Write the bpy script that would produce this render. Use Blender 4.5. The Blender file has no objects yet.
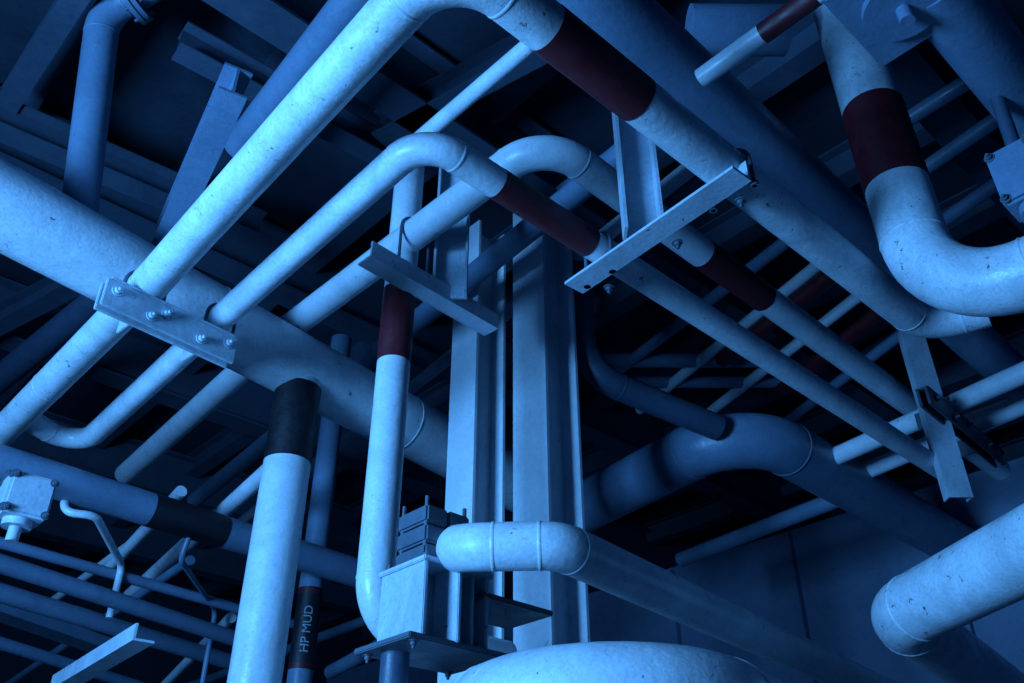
import bpy, bmesh, math, random
from mathutils import Vector, Matrix
# World frame: metres, Z up, floor at z=0. Pipe racks run along X and Y; the camera stands on the floor at the origin.
EYE=Vector((0,0,1.6))
cd=bpy.data.cameras.new('camera'); cam=bpy.data.objects.new('camera',cd)
bpy.context.collection.objects.link(cam); cam.location=EYE
cam.rotation_euler=(math.radians(123.2),0,math.radians(-42.7)); cd.sensor_width=36; cd.lens=31.64; cd.clip_end=200
bpy.context.scene.camera=cam
def V3(*a): return Vector(a)
def up(p,z): return Vector((p.x,p.y,z))
DIAG=Vector((.735,-.678,0))
# ---------- materials
def paint(name,base,dirt=(0.03,0.03,0.035),rough=.42,amt=.5,rust=0.0,metal=0.0,scale=3.0):
    m=bpy.data.materials.new(name); m.use_nodes=True; nt=m.node_tree; n=nt.nodes; l=nt.links
    b=n['Principled BSDF']; tc=n.new('ShaderNodeTexCoord')
    def noise(s,det,dist=0,rg=.6):
        t=n.new('ShaderNodeTexNoise'); t.inputs['Scale'].default_value=s; t.inputs['Detail'].default_value=det
        t.inputs['Roughness'].default_value=rg
        t.inputs['Distortion'].default_value=dist; l.new(tc.outputs['Object'],t.inputs['Vector']); return t
    def ramp(t,a,c,va,vc):
        r=n.new('ShaderNodeMapRange'); r.inputs[1].default_value=a; r.inputs[2].default_value=c
        r.inputs[3].default_value=va; r.inputs[4].default_value=vc; l.new(t.outputs[0],r.inputs[0]); return r
    def mix(fac,a,bc):
        x=n.new('ShaderNodeMix'); x.data_type='RGBA'; l.new(fac.outputs[0],x.inputs[0])
        if isinstance(a,tuple): x.inputs[6].default_value=(*a,1)
        else: l.new(a.outputs[2],x.inputs[6])
        x.inputs[7].default_value=(*bc,1); return x
    m1=mix(ramp(noise(scale,8,.8,.7),.38,.72,0,amt),tuple(base),tuple(c*.42 for c in base))
    m1=mix(ramp(noise(scale*22,6,.4,.75),.42,.8,0,amt*.8),m1,tuple(c*.35 for c in base))
    m2=mix(ramp(noise(scale*7,10,2.2,.7),.61,.70,0,amt),m1,tuple(dirt))
    last=m2
    if rust>0: last=mix(ramp(noise(scale*6,8,.4,.7),.76-rust*.1,.80-rust*.1,0,.9),m2,(.10,.03,.012))
    l.new(last.outputs[2],b.inputs['Base Color'])
    r=ramp(noise(scale*4,5),.3,.7,rough-.12,rough+.18); l.new(r.outputs[0],b.inputs['Roughness'])
    b.inputs['Metallic'].default_value=metal
    bp=n.new('ShaderNodeBump'); bp.inputs['Strength'].default_value=.25; bp.inputs['Distance'].default_value=.01
    l.new(noise(scale*10,6).outputs[0],bp.inputs['Height']); l.new(bp.outputs[0],b.inputs['Normal'])
    return m
WHITE=paint('white_pipe_paint',(.68,.77,.85),amt=.5,rust=.8,rough=.32)
WORN=paint('worn_white_pipe_paint',(.68,.77,.85),amt=.65,rust=1.05,rough=.34,scale=3.2)
RUSTY=paint('rusty_white_pipe_paint',(.66,.76,.84),amt=.75,rust=1.3,rough=.36,scale=3.6)
GREY=paint('grey_pipe_paint',(.15,.23,.34),amt=.5,rust=.5,rough=.36)
DARK=paint('dark_pipe_paint',(.05,.08,.13),amt=.5,rust=.3)
MAROON=paint('maroon_band_paint',(.095,.005,.011),rough=.5,amt=.4)
BLACK=paint('black_band_paint',(.006,.006,.011),rough=.5,amt=.3)
STEEL=paint('bracket_paint',(.50,.60,.70),amt=.65,rust=1.2,rough=.4)
DSTEEL=paint('old_steel_paint',(.09,.12,.16),amt=.7,rust=1.0,rough=.5)
COLM=paint('column_paint',(.74,.82,.9),amt=.4,rust=.4,rough=.42,scale=1.5)
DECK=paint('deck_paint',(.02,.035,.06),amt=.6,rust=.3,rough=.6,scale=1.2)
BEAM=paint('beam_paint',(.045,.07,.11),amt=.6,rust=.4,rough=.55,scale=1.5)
WALLM=paint('bulkhead_paint',(.2,.28,.42),amt=.4,rust=.2,rough=.55,scale=.8)
FLOORM=paint('floor_plate_paint',(.02,.03,.045),amt=.5,rough=.7)
OLIVE=paint('ochre_band_paint',(.07,.05,.02),rough=.6)
LETTER=paint('stencil_letter_paint',(.35,.40,.46),rough=.6,amt=.5)
MATS=[WHITE,WORN,RUSTY,GREY,DARK,MAROON,BLACK,STEEL,DSTEEL,COLM,DECK,BEAM,WALLM,FLOORM,OLIVE,LETTER]
X=Vector((1,0,0));Y=Vector((0,1,0));Z=Vector((0,0,1))
# ---------- mesh helpers
class B:
    def __init__(s): s.v=[];s.f=[];s.m=[];s.sm=[]
    def add(s,v,f,mat,smooth):
        o=len(s.v); s.v+= [tuple(x) for x in v]; s.f+=[tuple(i+o for i in q) for q in f]
        s.m+=[MATS.index(mat)]*len(f); s.sm+=[smooth]*len(f)
    def sweep(s,path,r,mat,seg=28,caps=True):
        n=len(path); rs=r if isinstance(r,list) else [r]*n
        tan=[]
        for i in range(n):
            a=path[max(i-1,0)];b=path[min(i+1,n-1)]; tan.append((b-a).normalized())
        t=tan[0]; u=t.orthogonal().normalized(); V=[];Fc=[]
        for i in range(n):
            if i: u=(tan[i-1].rotation_difference(tan[i])@u); u=(u-tan[i]*u.dot(tan[i])).normalized()
            w=tan[i].cross(u)
            for k in range(seg):
                a=2*math.pi*k/seg; V.append(path[i]+(u*math.cos(a)+w*math.sin(a))*rs[i])
        for i in range(n-1):
            for k in range(seg):
                k2=(k+1)%seg; Fc.append((i*seg+k,i*seg+k2,(i+1)*seg+k2,(i+1)*seg+k))
        s.add(V,Fc,mat,True)
        if caps:
            s.add(V[:seg],[tuple(range(seg))[::-1]],mat,False); s.add(V[-seg:],[tuple(range(seg))],mat,False)
    def cyl(s,a,b,r,mat,seg=20): s.sweep([Vector(a),Vector(b)],r,mat,seg)
    def box(s,c,size,mat,ax=None,bev=.004):
        c=Vector(c); ax=ax or [X,Y,Z]
        h=[d/2 for d in size]; bv=min(bev,min(h)*.4)
        bm=bmesh.new(); bmesh.ops.create_cube(bm,size=1)
        for v in bm.verts: v.co=Vector([v.co[i]*size[i] for i in range(3)])
        bmesh.ops.bevel(bm,geom=bm.edges[:],offset=bv,segments=2,affect='EDGES')
        bm.verts.index_update()
        V=[c+ax[0]*v.co.x+ax[1]*v.co.y+ax[2]*v.co.z for v in bm.verts]
        s.add(V,[tuple(v.index for v in f.verts) for f in bm.faces],mat,False); bm.free()
    def prof(s,a,b,poly,mat,side=None):
        a=Vector(a);b=Vector(b); d=(b-a).normalized()
        if abs(d.z)>.9: u=side or X; w=d.cross(u).normalized(); u=w.cross(d)
        else: w=Z; u=w.cross(d).normalized(); w=d.cross(u)
        n=len(poly); V=[a+u*x+w*y for x,y in poly]+[b+u*x+w*y for x,y in poly]
        Fc=[(i,(i+1)%n,n+(i+1)%n,n+i) for i in range(n)]+[tuple(range(n))[::-1],tuple(range(n,2*n))]
        s.add(V,Fc,mat,False)
    def bolt(s,p,d,r,mat):
        d=Vector(d).normalized(); p=Vector(p)
        s.sweep([p,p+d*r*.3],r*1.5,mat,16); s.sweep([p+d*r*.3,p+d*r*1.3],r,mat,6); s.sweep([p+d*r*1.3,p+d*r*2.2],r*.5,mat,8)
    def ubolt(s,p,axis,r,drop,mat=None):
        mat=mat or DSTEEL
        side=Vector(axis).cross(Z).normalized(); pa=[p+side*r-Z*drop]
        for k in range(13):
            t=math.pi*k/12; pa.append(p+side*r*math.cos(t)+Z*r*math.sin(t))
        pa.append(p-side*r-Z*drop); s.sweep(pa,.008,mat,10)
        for sg in(-1,1): s.cyl(p+side*r*sg-Z*drop,p+side*r*sg-Z*(drop-.02),.016,mat,6)
    def label(s,text,p,axis,r,size,face):
        # stencilled letters laid on the pipe surface, reading along the pipe
        cu=bpy.data.curves.new('t','FONT'); cu.body=text; cu.size=size; cu.align_x='CENTER'; cu.align_y='CENTER'
        o=bpy.data.objects.new('t',cu); bpy.context.collection.objects.link(o)
        dg=bpy.context.evaluated_depsgraph_get(); me=bpy.data.meshes.new_from_object(o.evaluated_get(dg))
        axis=axis.normalized(); f=Vector(face); f=(f-axis*f.dot(axis)).normalized(); side=f.cross(axis)
        bm=bmesh.new(); bm.from_mesh(me); bmesh.ops.triangulate(bm,faces=bm.faces[:]); bmesh.ops.subdivide_edges(bm,edges=bm.edges[:],cuts=2)
        bm.verts.index_update(); V=[]
        for v in bm.verts:
            a=v.co.y/r; V.append(p+axis*v.co.x+(f*math.cos(a)+side*math.sin(a))*r)
        s.add(V,[tuple(q.index for q in g.verts) for g in bm.faces],LETTER,False); bm.free()
        bpy.data.objects.remove(o); bpy.data.curves.remove(cu); bpy.data.meshes.remove(me)
    def done(s,name):
        me=bpy.data.meshes.new(name); me.from_pydata(s.v,[],s.f)
        used=sorted(set(s.m)); 
        for i in used: me.materials.append(MATS[i])
        for p,m,q in zip(me.polygons,s.m,s.sm): p.material_index=used.index(m); p.use_smooth=q
        bm=bmesh.new(); bm.from_mesh(me); bmesh.ops.recalc_face_normals(bm,faces=bm.faces[:]); bm.to_mesh(me); bm.free()
        o=bpy.data.objects.new(name,me); bpy.context.collection.objects.link(o); return o
def Lp(w,h,t): return [(0,0),(w,0),(w,t),(t,t),(t,h),(0,h)]
def Ip(w,h,t):
    return [(-w/2,-h/2),(w/2,-h/2),(w/2,-h/2+t),(t/2,-h/2+t),(t/2,h/2-t),(w/2,h/2-t),(w/2,h/2),(-w/2,h/2),(-w/2,h/2-t),(-t/2,h/2-t),(-t/2,-h/2+t),(-w/2,-h/2+t)]
def Up(w,h,t): return [(-w/2,0),(w/2,0),(w/2,h),(w/2-t,h),(w/2-t,t),(-w/2+t,t),(-w/2+t,h),(-w/2,h)]
def fillet(pts,R):
    out=[pts[0]]; arcs=[]
    for i in range(1,len(pts)-1):
        p=pts[i]; a=(pts[i-1]-p); b=(pts[i+1]-p); la,lb=a.length,b.length; a.normalize(); b.normalize()
        ang=a.angle(b); 
        if ang>math.pi-.03: out.append(p); continue
        d=min(R/math.tan(ang/2),la*.48 if i>1 else la*.95,lb*.48 if i<len(pts)-2 else lb*.95); r=d*math.tan(ang/2)
        c=p+(a+b).normalized()*(r/math.sin(ang/2)); s0=p+a*d; s1=p+b*d
        v0=s0-c; v1=s1-c; tot=v0.angle(v1); ax=v0.cross(v1).normalized(); N=14
        arcs.append((s0,-a)); arcs.append((s1,b))
        for k in range(N+1): out.append(c+Matrix.Rotation(tot*k/N,3,ax)@v0)
    out.append(pts[-1]); return out,arcs
def pipe(name,pts,r,mat=WHITE,bend=.25,bands=(),weld=True,flange=(),zb=(),labels=(),seams=()):
    pts=[Vector(p) for p in pts]
    b=B(); path,arcs=fillet(pts,bend)
    b.sweep(path,r,mat)
    sm=[(pts[i].lerp(pts[i+1],f),(pts[i+1]-pts[i]).normalized()) for i,f in seams]
    if weld:
        for p,d in arcs+sm: b.sweep([p-d*.008,p-d*.004,p+d*.004,p+d*.008],[r*.99,r*1.025,r*1.025,r*.99],mat,28,False)
    for (i,f0,f1,m) in bands:
        a=pts[i].lerp(pts[i+1],f0); c=pts[i].lerp(pts[i+1],f1); b.sweep([a,c],r*1.025,m)
    for (z0,z1,m) in zb: b.sweep([up(pts[0],z0),up(pts[0],z1)],r*1.025,m)
    for (t,p,ax,sz,fc) in labels: b.label(t,Vector(p),Vector(ax),r*1.04,sz,fc)
    for (i,f) in flange:
        a=pts[i].lerp(pts[i+1],f); d=(pts[i+1]-pts[i]).normalized()
        for s in (-.028,.004):
            b.sweep([a+d*s,a+d*(s+.024)],r*1.7,mat)
        u=d.orthogonal().normalized(); w=d.cross(u)
        for k in range(8):
            q=a+(u*math.cos(k*math.pi/4)+w*math.sin(k*math.pi/4))*r*1.38
            b.sweep([q-d*.05,q+d*.05],r*.11,DSTEEL,6)
    return b.done(name)
# ---------- main pipes
pipe('banded_steel_pipe',[(.93,5.91,3.9),(.95,3.29,3.9),(.90,1.23,3.9),(3.69,1.22,3.9),(3.75,.97,3.9)],.079,RUSTY,.2,[(2,.135,.285,MAROON)],seams=[(0,.55)])
pipe('banded_steel_pipe',[(.95,4.95,3.93),(1.34,5.14,3.93),(1.31,3.37,3.93),(1.30,1.86,3.93),(5.54,1.90,3.93)],.06,WORN,.14,[(3,.08,.20,MAROON)])
pipe('banded_steel_pipe',[(2.11,6.65,4.52),(1.98,4.05,4.52),(2.02,1.98,4.52),(6.95,2.08,4.52)],.078,WHITE,.22,[(2,.235,.35,MAROON)])
pipe('header_pipe',[(.11,3.65,4.25),(4.56,4.41,4.25)],.185,WORN,seams=[(0,.3),(0,.62)])
pipe('banded_drop_pipe',[(2.03,3.02,5.09),(2.03,3.02,2.60),(2.75,3.02,2.60)],.078,WHITE,.2,zb=[(4.25,3.83,MAROON)])
pipe('banded_riser_pipe',[(2.05,3.96,4.15),(2.05,3.96,0)],.122,WHITE,zb=[(4.1,3.65,BLACK)])
pipe('banded_riser_pipe',[(2.84,4.93,5.25),(2.84,4.93,0)],.075,GREY,zb=[(3.34,2.93,BLACK),(3.38,3.34,MAROON),(2.93,2.89,MAROON)],labels=[('HP MUD',(2.84,4.93,3.12),(0,0,1),.075,(-.45,-.9,0))])
pipe('inclined_branch_pipe',[(.73,3.89,4.4),(.47,3.69,5.65),(.62,3.42,5.8)],.085,GREY,.2,flange=[(1,.5)])
pipe('large_elbow_pipe',[(3.07,.96,5.58),(3.07,.96,3.55),(3.07,-.64,3.55)],.128,RUSTY,.36,zb=[(4.65,4.19,MAROON)])
pipe('support_level_pipe',[(2.20,2.66,2.86),(1.88,2.31,2.70),(2.12,2.06,2.70),(5.30,2.48,2.70)],.083,WORN,.13)
pipe('low_large_pipe',[(2.52,3.58,2.15),(1.70,1.52,2.15),(3.79,2.01,2.15)],.165,WORN,.4)
pipe('low_elbow_pipe',[(3.15,.67,2.70),(3.75,1.68,2.70),(7.51,2.30,2.70)],.135,RUSTY,.28)
# ---------- secondary pipes
pipe('header_pipe',[(1.47,1.33,4.55),(6.12,1.46,4.55)],.125,GREY)
pipe('header_pipe',[(.60,4.60,3.5),(3.60,4.81,3.5)],.09,GREY,bands=[(0,.35,.50,BLACK)])
pipe('header_pipe',[(2.32,.42,4.3),(3.45,.42,4.3)],.12,GREY)
pipe('header_pipe',[(2.51,1.47,5.2),(2.85,1.16,5.2)],.12,GREY)
pipe('large_elbow_pipe',[(4.81,4.66,4.3),(4.55,2.74,4.3),(7.85,2.80,4.3)],.185,GREY,.42)
pipe('steel_pipe',[(3.51,3.16,5.55),(3.51,3.16,4.45),(4.45,2.88,4.30)],.085,DARK,.3)
pipe('banded_steel_pipe',[(2.09,1.21,4.3),(2.09,.66,4.3)],.038,WHITE,bands=[(0,.5,.9,MAROON)])
SEC=[((1.88,3.18,5.0),(1.90,1.75,5.0),.04,WHITE),((1.31,3.63,5.2),(1.23,2.28,5.2),.09,GREY),
((3.18,7.87,5.0),(2.73,2.03,5.0),.07,GREY),((4.10,8.8,5.3),(3.33,1.93,5.3),.05,WHITE),((1.12,7.52,5.2),(1.32,5.41,5.2),.1,DARK),
((5.41,2.75,4.3),(5.17,1.06,4.3),.062,WHITE),((5.88,2.75,4.35),(5.66,1.22,4.35),.06,WHITE),((6.00,4.42,4.2),(5.80,2.66,4.2),.06,GREY),
((4.73,4.17,5.52),(5.76,3.22,5.52),.06,GREY),((5.11,4.30,5.52),(6.18,3.31,5.52),.05,GREY),
((5.05,4.37,5.5),(4.46,1.75,5.5),.045,GREY),((5.64,4.43,5.5),(4.78,1.65,5.5),.045,WHITE),((6.19,4.18,5.5),(5.27,1.55,5.5),.045,WHITE),
((6.19,3.33,5.45),(5.65,1.96,5.45),.06,MAROON),((7.04,4.23,5.5),(5.97,1.67,5.5),.045,GREY),((4.15,1.44,5.5),(4.10,.58,5.5),.045,GREY),
((4.65,1.58,5.5),(4.49,.70,5.5),.045,GREY),((5.17,1.50,5.5),(4.94,.59,5.5),.045,GREY),((5.35,3.34,5.4),(4.98,2.13,5.4),.06,MAROON),((3.08,2.90,5.5),(3.08,1.80,5.5),.03,GREY),
((1.01,4.82,3.1),(2.60,5.30,3.1),.045,GREY),((1.16,5.30,3.1),(2.91,5.86,3.1),.05,GREY),((2.54,7.17,3.8),(2.15,4.24,3.8),.05,WHITE),
((1.97,6.05,3.6),(1.89,4.90,3.75),.035,WHITE),((1.17,5.07,2.8),(2.23,5.60,2.8),.03,GREY),((1.01,5.13,3.3),(3.05,5.41,3.3),.03,GREY),
((2.49,9.83,3.5),(2.18,5.27,3.5),.03,GREY),((3.33,8.32,3.3),(2.64,5.55,3.3),.035,WHITE),((2.16,8.05,3.8),(2.08,6.10,3.8),.03,WHITE),
((4.13,9.59,3.7),(4.09,5.47,3.7),.04,GREY),((3.70,5.99,3.2),(3.30,3.91,3.2),.05,GREY)]
for a,b_,r,m in SEC: pipe('steel_pipe',[a,b_],r,m)
pipe('sample_tube',[(1.22,4.68,3.5),(1.22,4.63,3.35),(1.36,4.57,3.35),(1.76,5.20,3.35),(1.76,5.20,3.05)],.02,WHITE,.06)
pipe('sample_tube',[(1.91,4.70,3.42),(1.91,4.75,3.3),(2.49,5.47,3.3),(2.49,5.47,2.8)],.016,GREY,.06)
# ---------- structure
def hcol(x,y,w):
    p=V3(x,y,0); b=B(); b.prof(p,up(p,5.6),[(q,r) for r,q in Ip(w,w,.018)],COLM,X)
    b.box(up(p,.01),(w+.12,w+.12,.02),STEEL); b.done('h_beam_column')
hcol(3.23,3.21,.27); hcol(3.09,3.66,.24)
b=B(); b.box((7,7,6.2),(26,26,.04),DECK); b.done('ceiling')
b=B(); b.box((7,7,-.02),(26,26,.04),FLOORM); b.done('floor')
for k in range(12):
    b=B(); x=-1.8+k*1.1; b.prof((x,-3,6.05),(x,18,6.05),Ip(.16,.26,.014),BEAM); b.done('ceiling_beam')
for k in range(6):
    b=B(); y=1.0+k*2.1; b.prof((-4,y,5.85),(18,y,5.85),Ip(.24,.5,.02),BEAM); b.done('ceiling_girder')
b=B(); b.box((8.0,6,2.5),(.06,14,5.0),WALLM)
for k in range(9): b.box((7.94,0+k*1.5,2.5),(.1,.08,4.9),WALLM)
b.done('wall_right')
b=B(); b.box((4,14,3.1),(22,.06,6.2),DECK); b.done('wall_back')
a=V3(2.22,1.98,3.77); c=V3(2.17,1.13,3.77)
b=B(); b.prof(a,c,[(-x,y) for x,y in Lp(.1,.09,.012)],STEEL)
h=V3(2.16,1.61,3.79); b.prof(h,up(h,4.51),[(x,-y) for x,y in Up(.15,.08,.012)],STEEL,DIAG)
for f in (.12,.55,.9): b.bolt(a.lerp(c,f)+V3(.05,0,0),-Z,.014,DSTEEL)
b.ubolt(V3(2.2,1.225,3.9),X,.088,.13); b.ubolt(V3(2.2,1.868,3.93),X,.068,.16)
b.done('pipe_support_bracket')
a=V3(1.73,2.83,4.2); c=V3(2.56,2.88,4.2)
b=B(); b.prof(a,c,Lp(.1,.09,.012),STEEL)
h=V3(2.23,2.87,4.22); b.prof(h,up(h,5.14),[(x,-y) for x,y in Up(.17,.08,.012)],STEEL,DIAG)
b.ubolt(V3(2.0,2.88,4.52),Y,.086,.3)
b.done('pipe_support_bracket')
def clamp(a,c,hh,mat,fr):
    d=(c-a).normalized(); n=Vector((d.y,-d.x,0)) 
    b=B(); m=(a+c)/2; L=(c-a).length
    for s in (0,.05): b.box(m-n*s,(L,.016,hh),mat,[d,n,Z],.006)
    b.box(m-n*.03+Z*hh*.54,(L*.95,.08,.012),mat,[d,n,Z])
    for k,f in enumerate(fr): b.bolt(a.lerp(c,f)+n*.008+Z*.02*(-1)**k,n,.016,mat)
    for f in (.28,.78): b.box(a.lerp(c,f)-n*.1+Z*.02,(.012,.2,hh*.85),mat,[d,n,Z])
    return b
b=clamp(V3(.77,3.25,3.75),V3(1.38,3.31,3.75),.13,STEEL,(.08,.34,.44,.72,.93))
b.ubolt(V3(.95,3.35,3.9),Y,.088,.13); b.ubolt(V3(1.31,3.37,3.93),Y,.068,.16); b.done('pipe_clamp_plate')
b=clamp(V3(4.79,1.68,4.17),V3(5.93,1.74,4.17),.12,DSTEEL,(.1,.3,.5,.75,.9))
h=V3(5.08,1.76,4.2); b.prof(up(h,3.65),up(h,4.8),Up(.14,.07,.01),STEEL,DIAG); b.done('pipe_clamp_plate')
# pipe saddle support under the drop pipe
g=V3(1.99,2.57,2.6)
b=B()
b.box(g-Z*.19,(.44,.32,.02),DSTEEL)
b.box(g-Z*.05,(.28,.016,.27),STEEL); b.box(g-X*.14-Z*.05,(.016,.26,.27),STEEL); b.box(g+X*.14-Z*.05,(.016,.26,.27),STEEL)
for yy in (-.10,-.05): b.box(g+Y*yy+X*(-.02 if yy<-.07 else .08)-Z*.05,(.016,.14,.27),STEEL)
b.box(g+Z*.09,(.32,.28,.018),STEEL)
b.box(g+X*.30+Z*.02,(.36,.26,.02),DSTEEL)
for k in range(3):
    for sx in (-1,1): b.box(g+Z*(.13+k*.075)+X*(sx*.053-.02),(.1,.18,.068),DSTEEL,bev=.008)
for sx in(-1,1):
    for sy in(-1,1):
        b.bolt(g+Vector((sx*.13,sy*.11,.10)),Z,.012,DSTEEL); b.bolt(g+Vector((sx*.18,sy*.13,-.20)),-Z,.012,DSTEEL)
        b.cyl(g+Vector((sx*.09-.02,sy*.07,.1)),g+Vector((sx*.09-.02,sy*.07,.35)),.008,DSTEEL)
b.cyl(V3(1.87,2.62,0),V3(1.87,2.62,2.41),.05,DARK)
b.done('pipe_saddle_support')
def valve_box(name,c,s,mat,arm=None):
    b=B(); b.box(c,s,mat,bev=.012)
    for sx in(-1,1):
        for sz in (-1,1): b.bolt(c+Vector((sx*s[0]*.42,-s[1]/2,sz*s[2]*.4)),-Y,.012,DSTEEL); b.bolt(c+Vector((-s[0]/2,sx*s[1]*.4,sz*s[2]*.4)),-X,.012,DSTEEL)
    b.cyl(c-Z*(s[2]/2+.03),c-Z*s[2]/2,min(s[0],s[1])*.36,mat); b.cyl(c-Z*(s[2]/2+.09),c-Z*s[2]/2,.025,mat)
    if arm: b.cyl(c,Vector(arm),.025,DARK)
    b.done(name)
valve_box('junction_box',V3(2.27,.52,4.3),(.42,.36,.16),GREY)
valve_box('junction_box',V3(2.90,.49,3.8),(.16,.16,.24),GREY,(2.90,.47,4.25))
valve_box('valve_actuator_box',V3(.88,3.95,3.1),(.18,.16,.18),STEEL,(.95,4.58,3.45))
b=B(); b.prof(V3(1.49,5.01,2.6),V3(1.41,3.83,2.6),Lp(.09,.07,.01),STEEL); b.prof(V3(1.53,4.97,0),V3(1.53,4.97,2.6),Lp(.06,.06,.008),DSTEEL); b.done('angle_brace')
b=B(); b.prof(V3(1.13,3.88,4.6),V3(.89,2.68,4.6),Ip(.12,.16,.012),GREY); b.done('support_beam')
b=B(); t0,t1=V3(1.39,6.48,3.3),V3(2.45,7.02,3.3); b.prof(t0,t1,Up(.2,.08,.01),GREY)
for k in range(6): b.box(t0.lerp(t1,(k+.5)/6)+Z*.05,(.03,.2,.02),GREY)
b.done('cable_tray')
for u,v,w_,h_ in (((.19,4.66,5.5),(1.89,4.52,5.5),.16,.2),((.83,3.53,5.6),(2.39,3.44,5.6),.14,.18),((.92,7.24,5.6),(1.38,5.45,5.6),.14,.2),((.30,4.66,5.65),(.32,3.48,5.65),.12,.16),((2.05,3.41,5.7),(2.41,1.92,5.7),.14,.2),((2.0,2.2,5.7),(4.2,2.2,5.7),.12,.2)):
    b=B(); b.prof(u,v,Ip(w_,h_,.012),BEAM); b.done('support_beam')
# ---------- light
w=bpy.data.worlds.new('w'); bpy.context.scene.world=w; w.use_nodes=True
w.node_tree.nodes['Background'].inputs[0].default_value=(.002,.07,.5,1); w.node_tree.nodes['Background'].inputs[1].default_value=.11
def area(name,pos,tgt,size,e,col):
    pos=Vector(pos);tgt=Vector(tgt)
    ld=bpy.data.lights.new(name,'AREA'); ld.size=size; ld.energy=e; ld.color=col
    o=bpy.data.objects.new(name,ld); bpy.context.collection.objects.link(o); o.location=pos
    o.rotation_euler=(tgt-pos).to_track_quat('-Z','Y').to_euler()
area('added_key_light',(-2.36,2.35,2.6),(2.61,1.94,3.4),1.4,500,(.115,.43,1))  # unseen area lamp added as key, standing in for light from the open left side
bpy.context.scene.view_settings.view_transform='Standard'
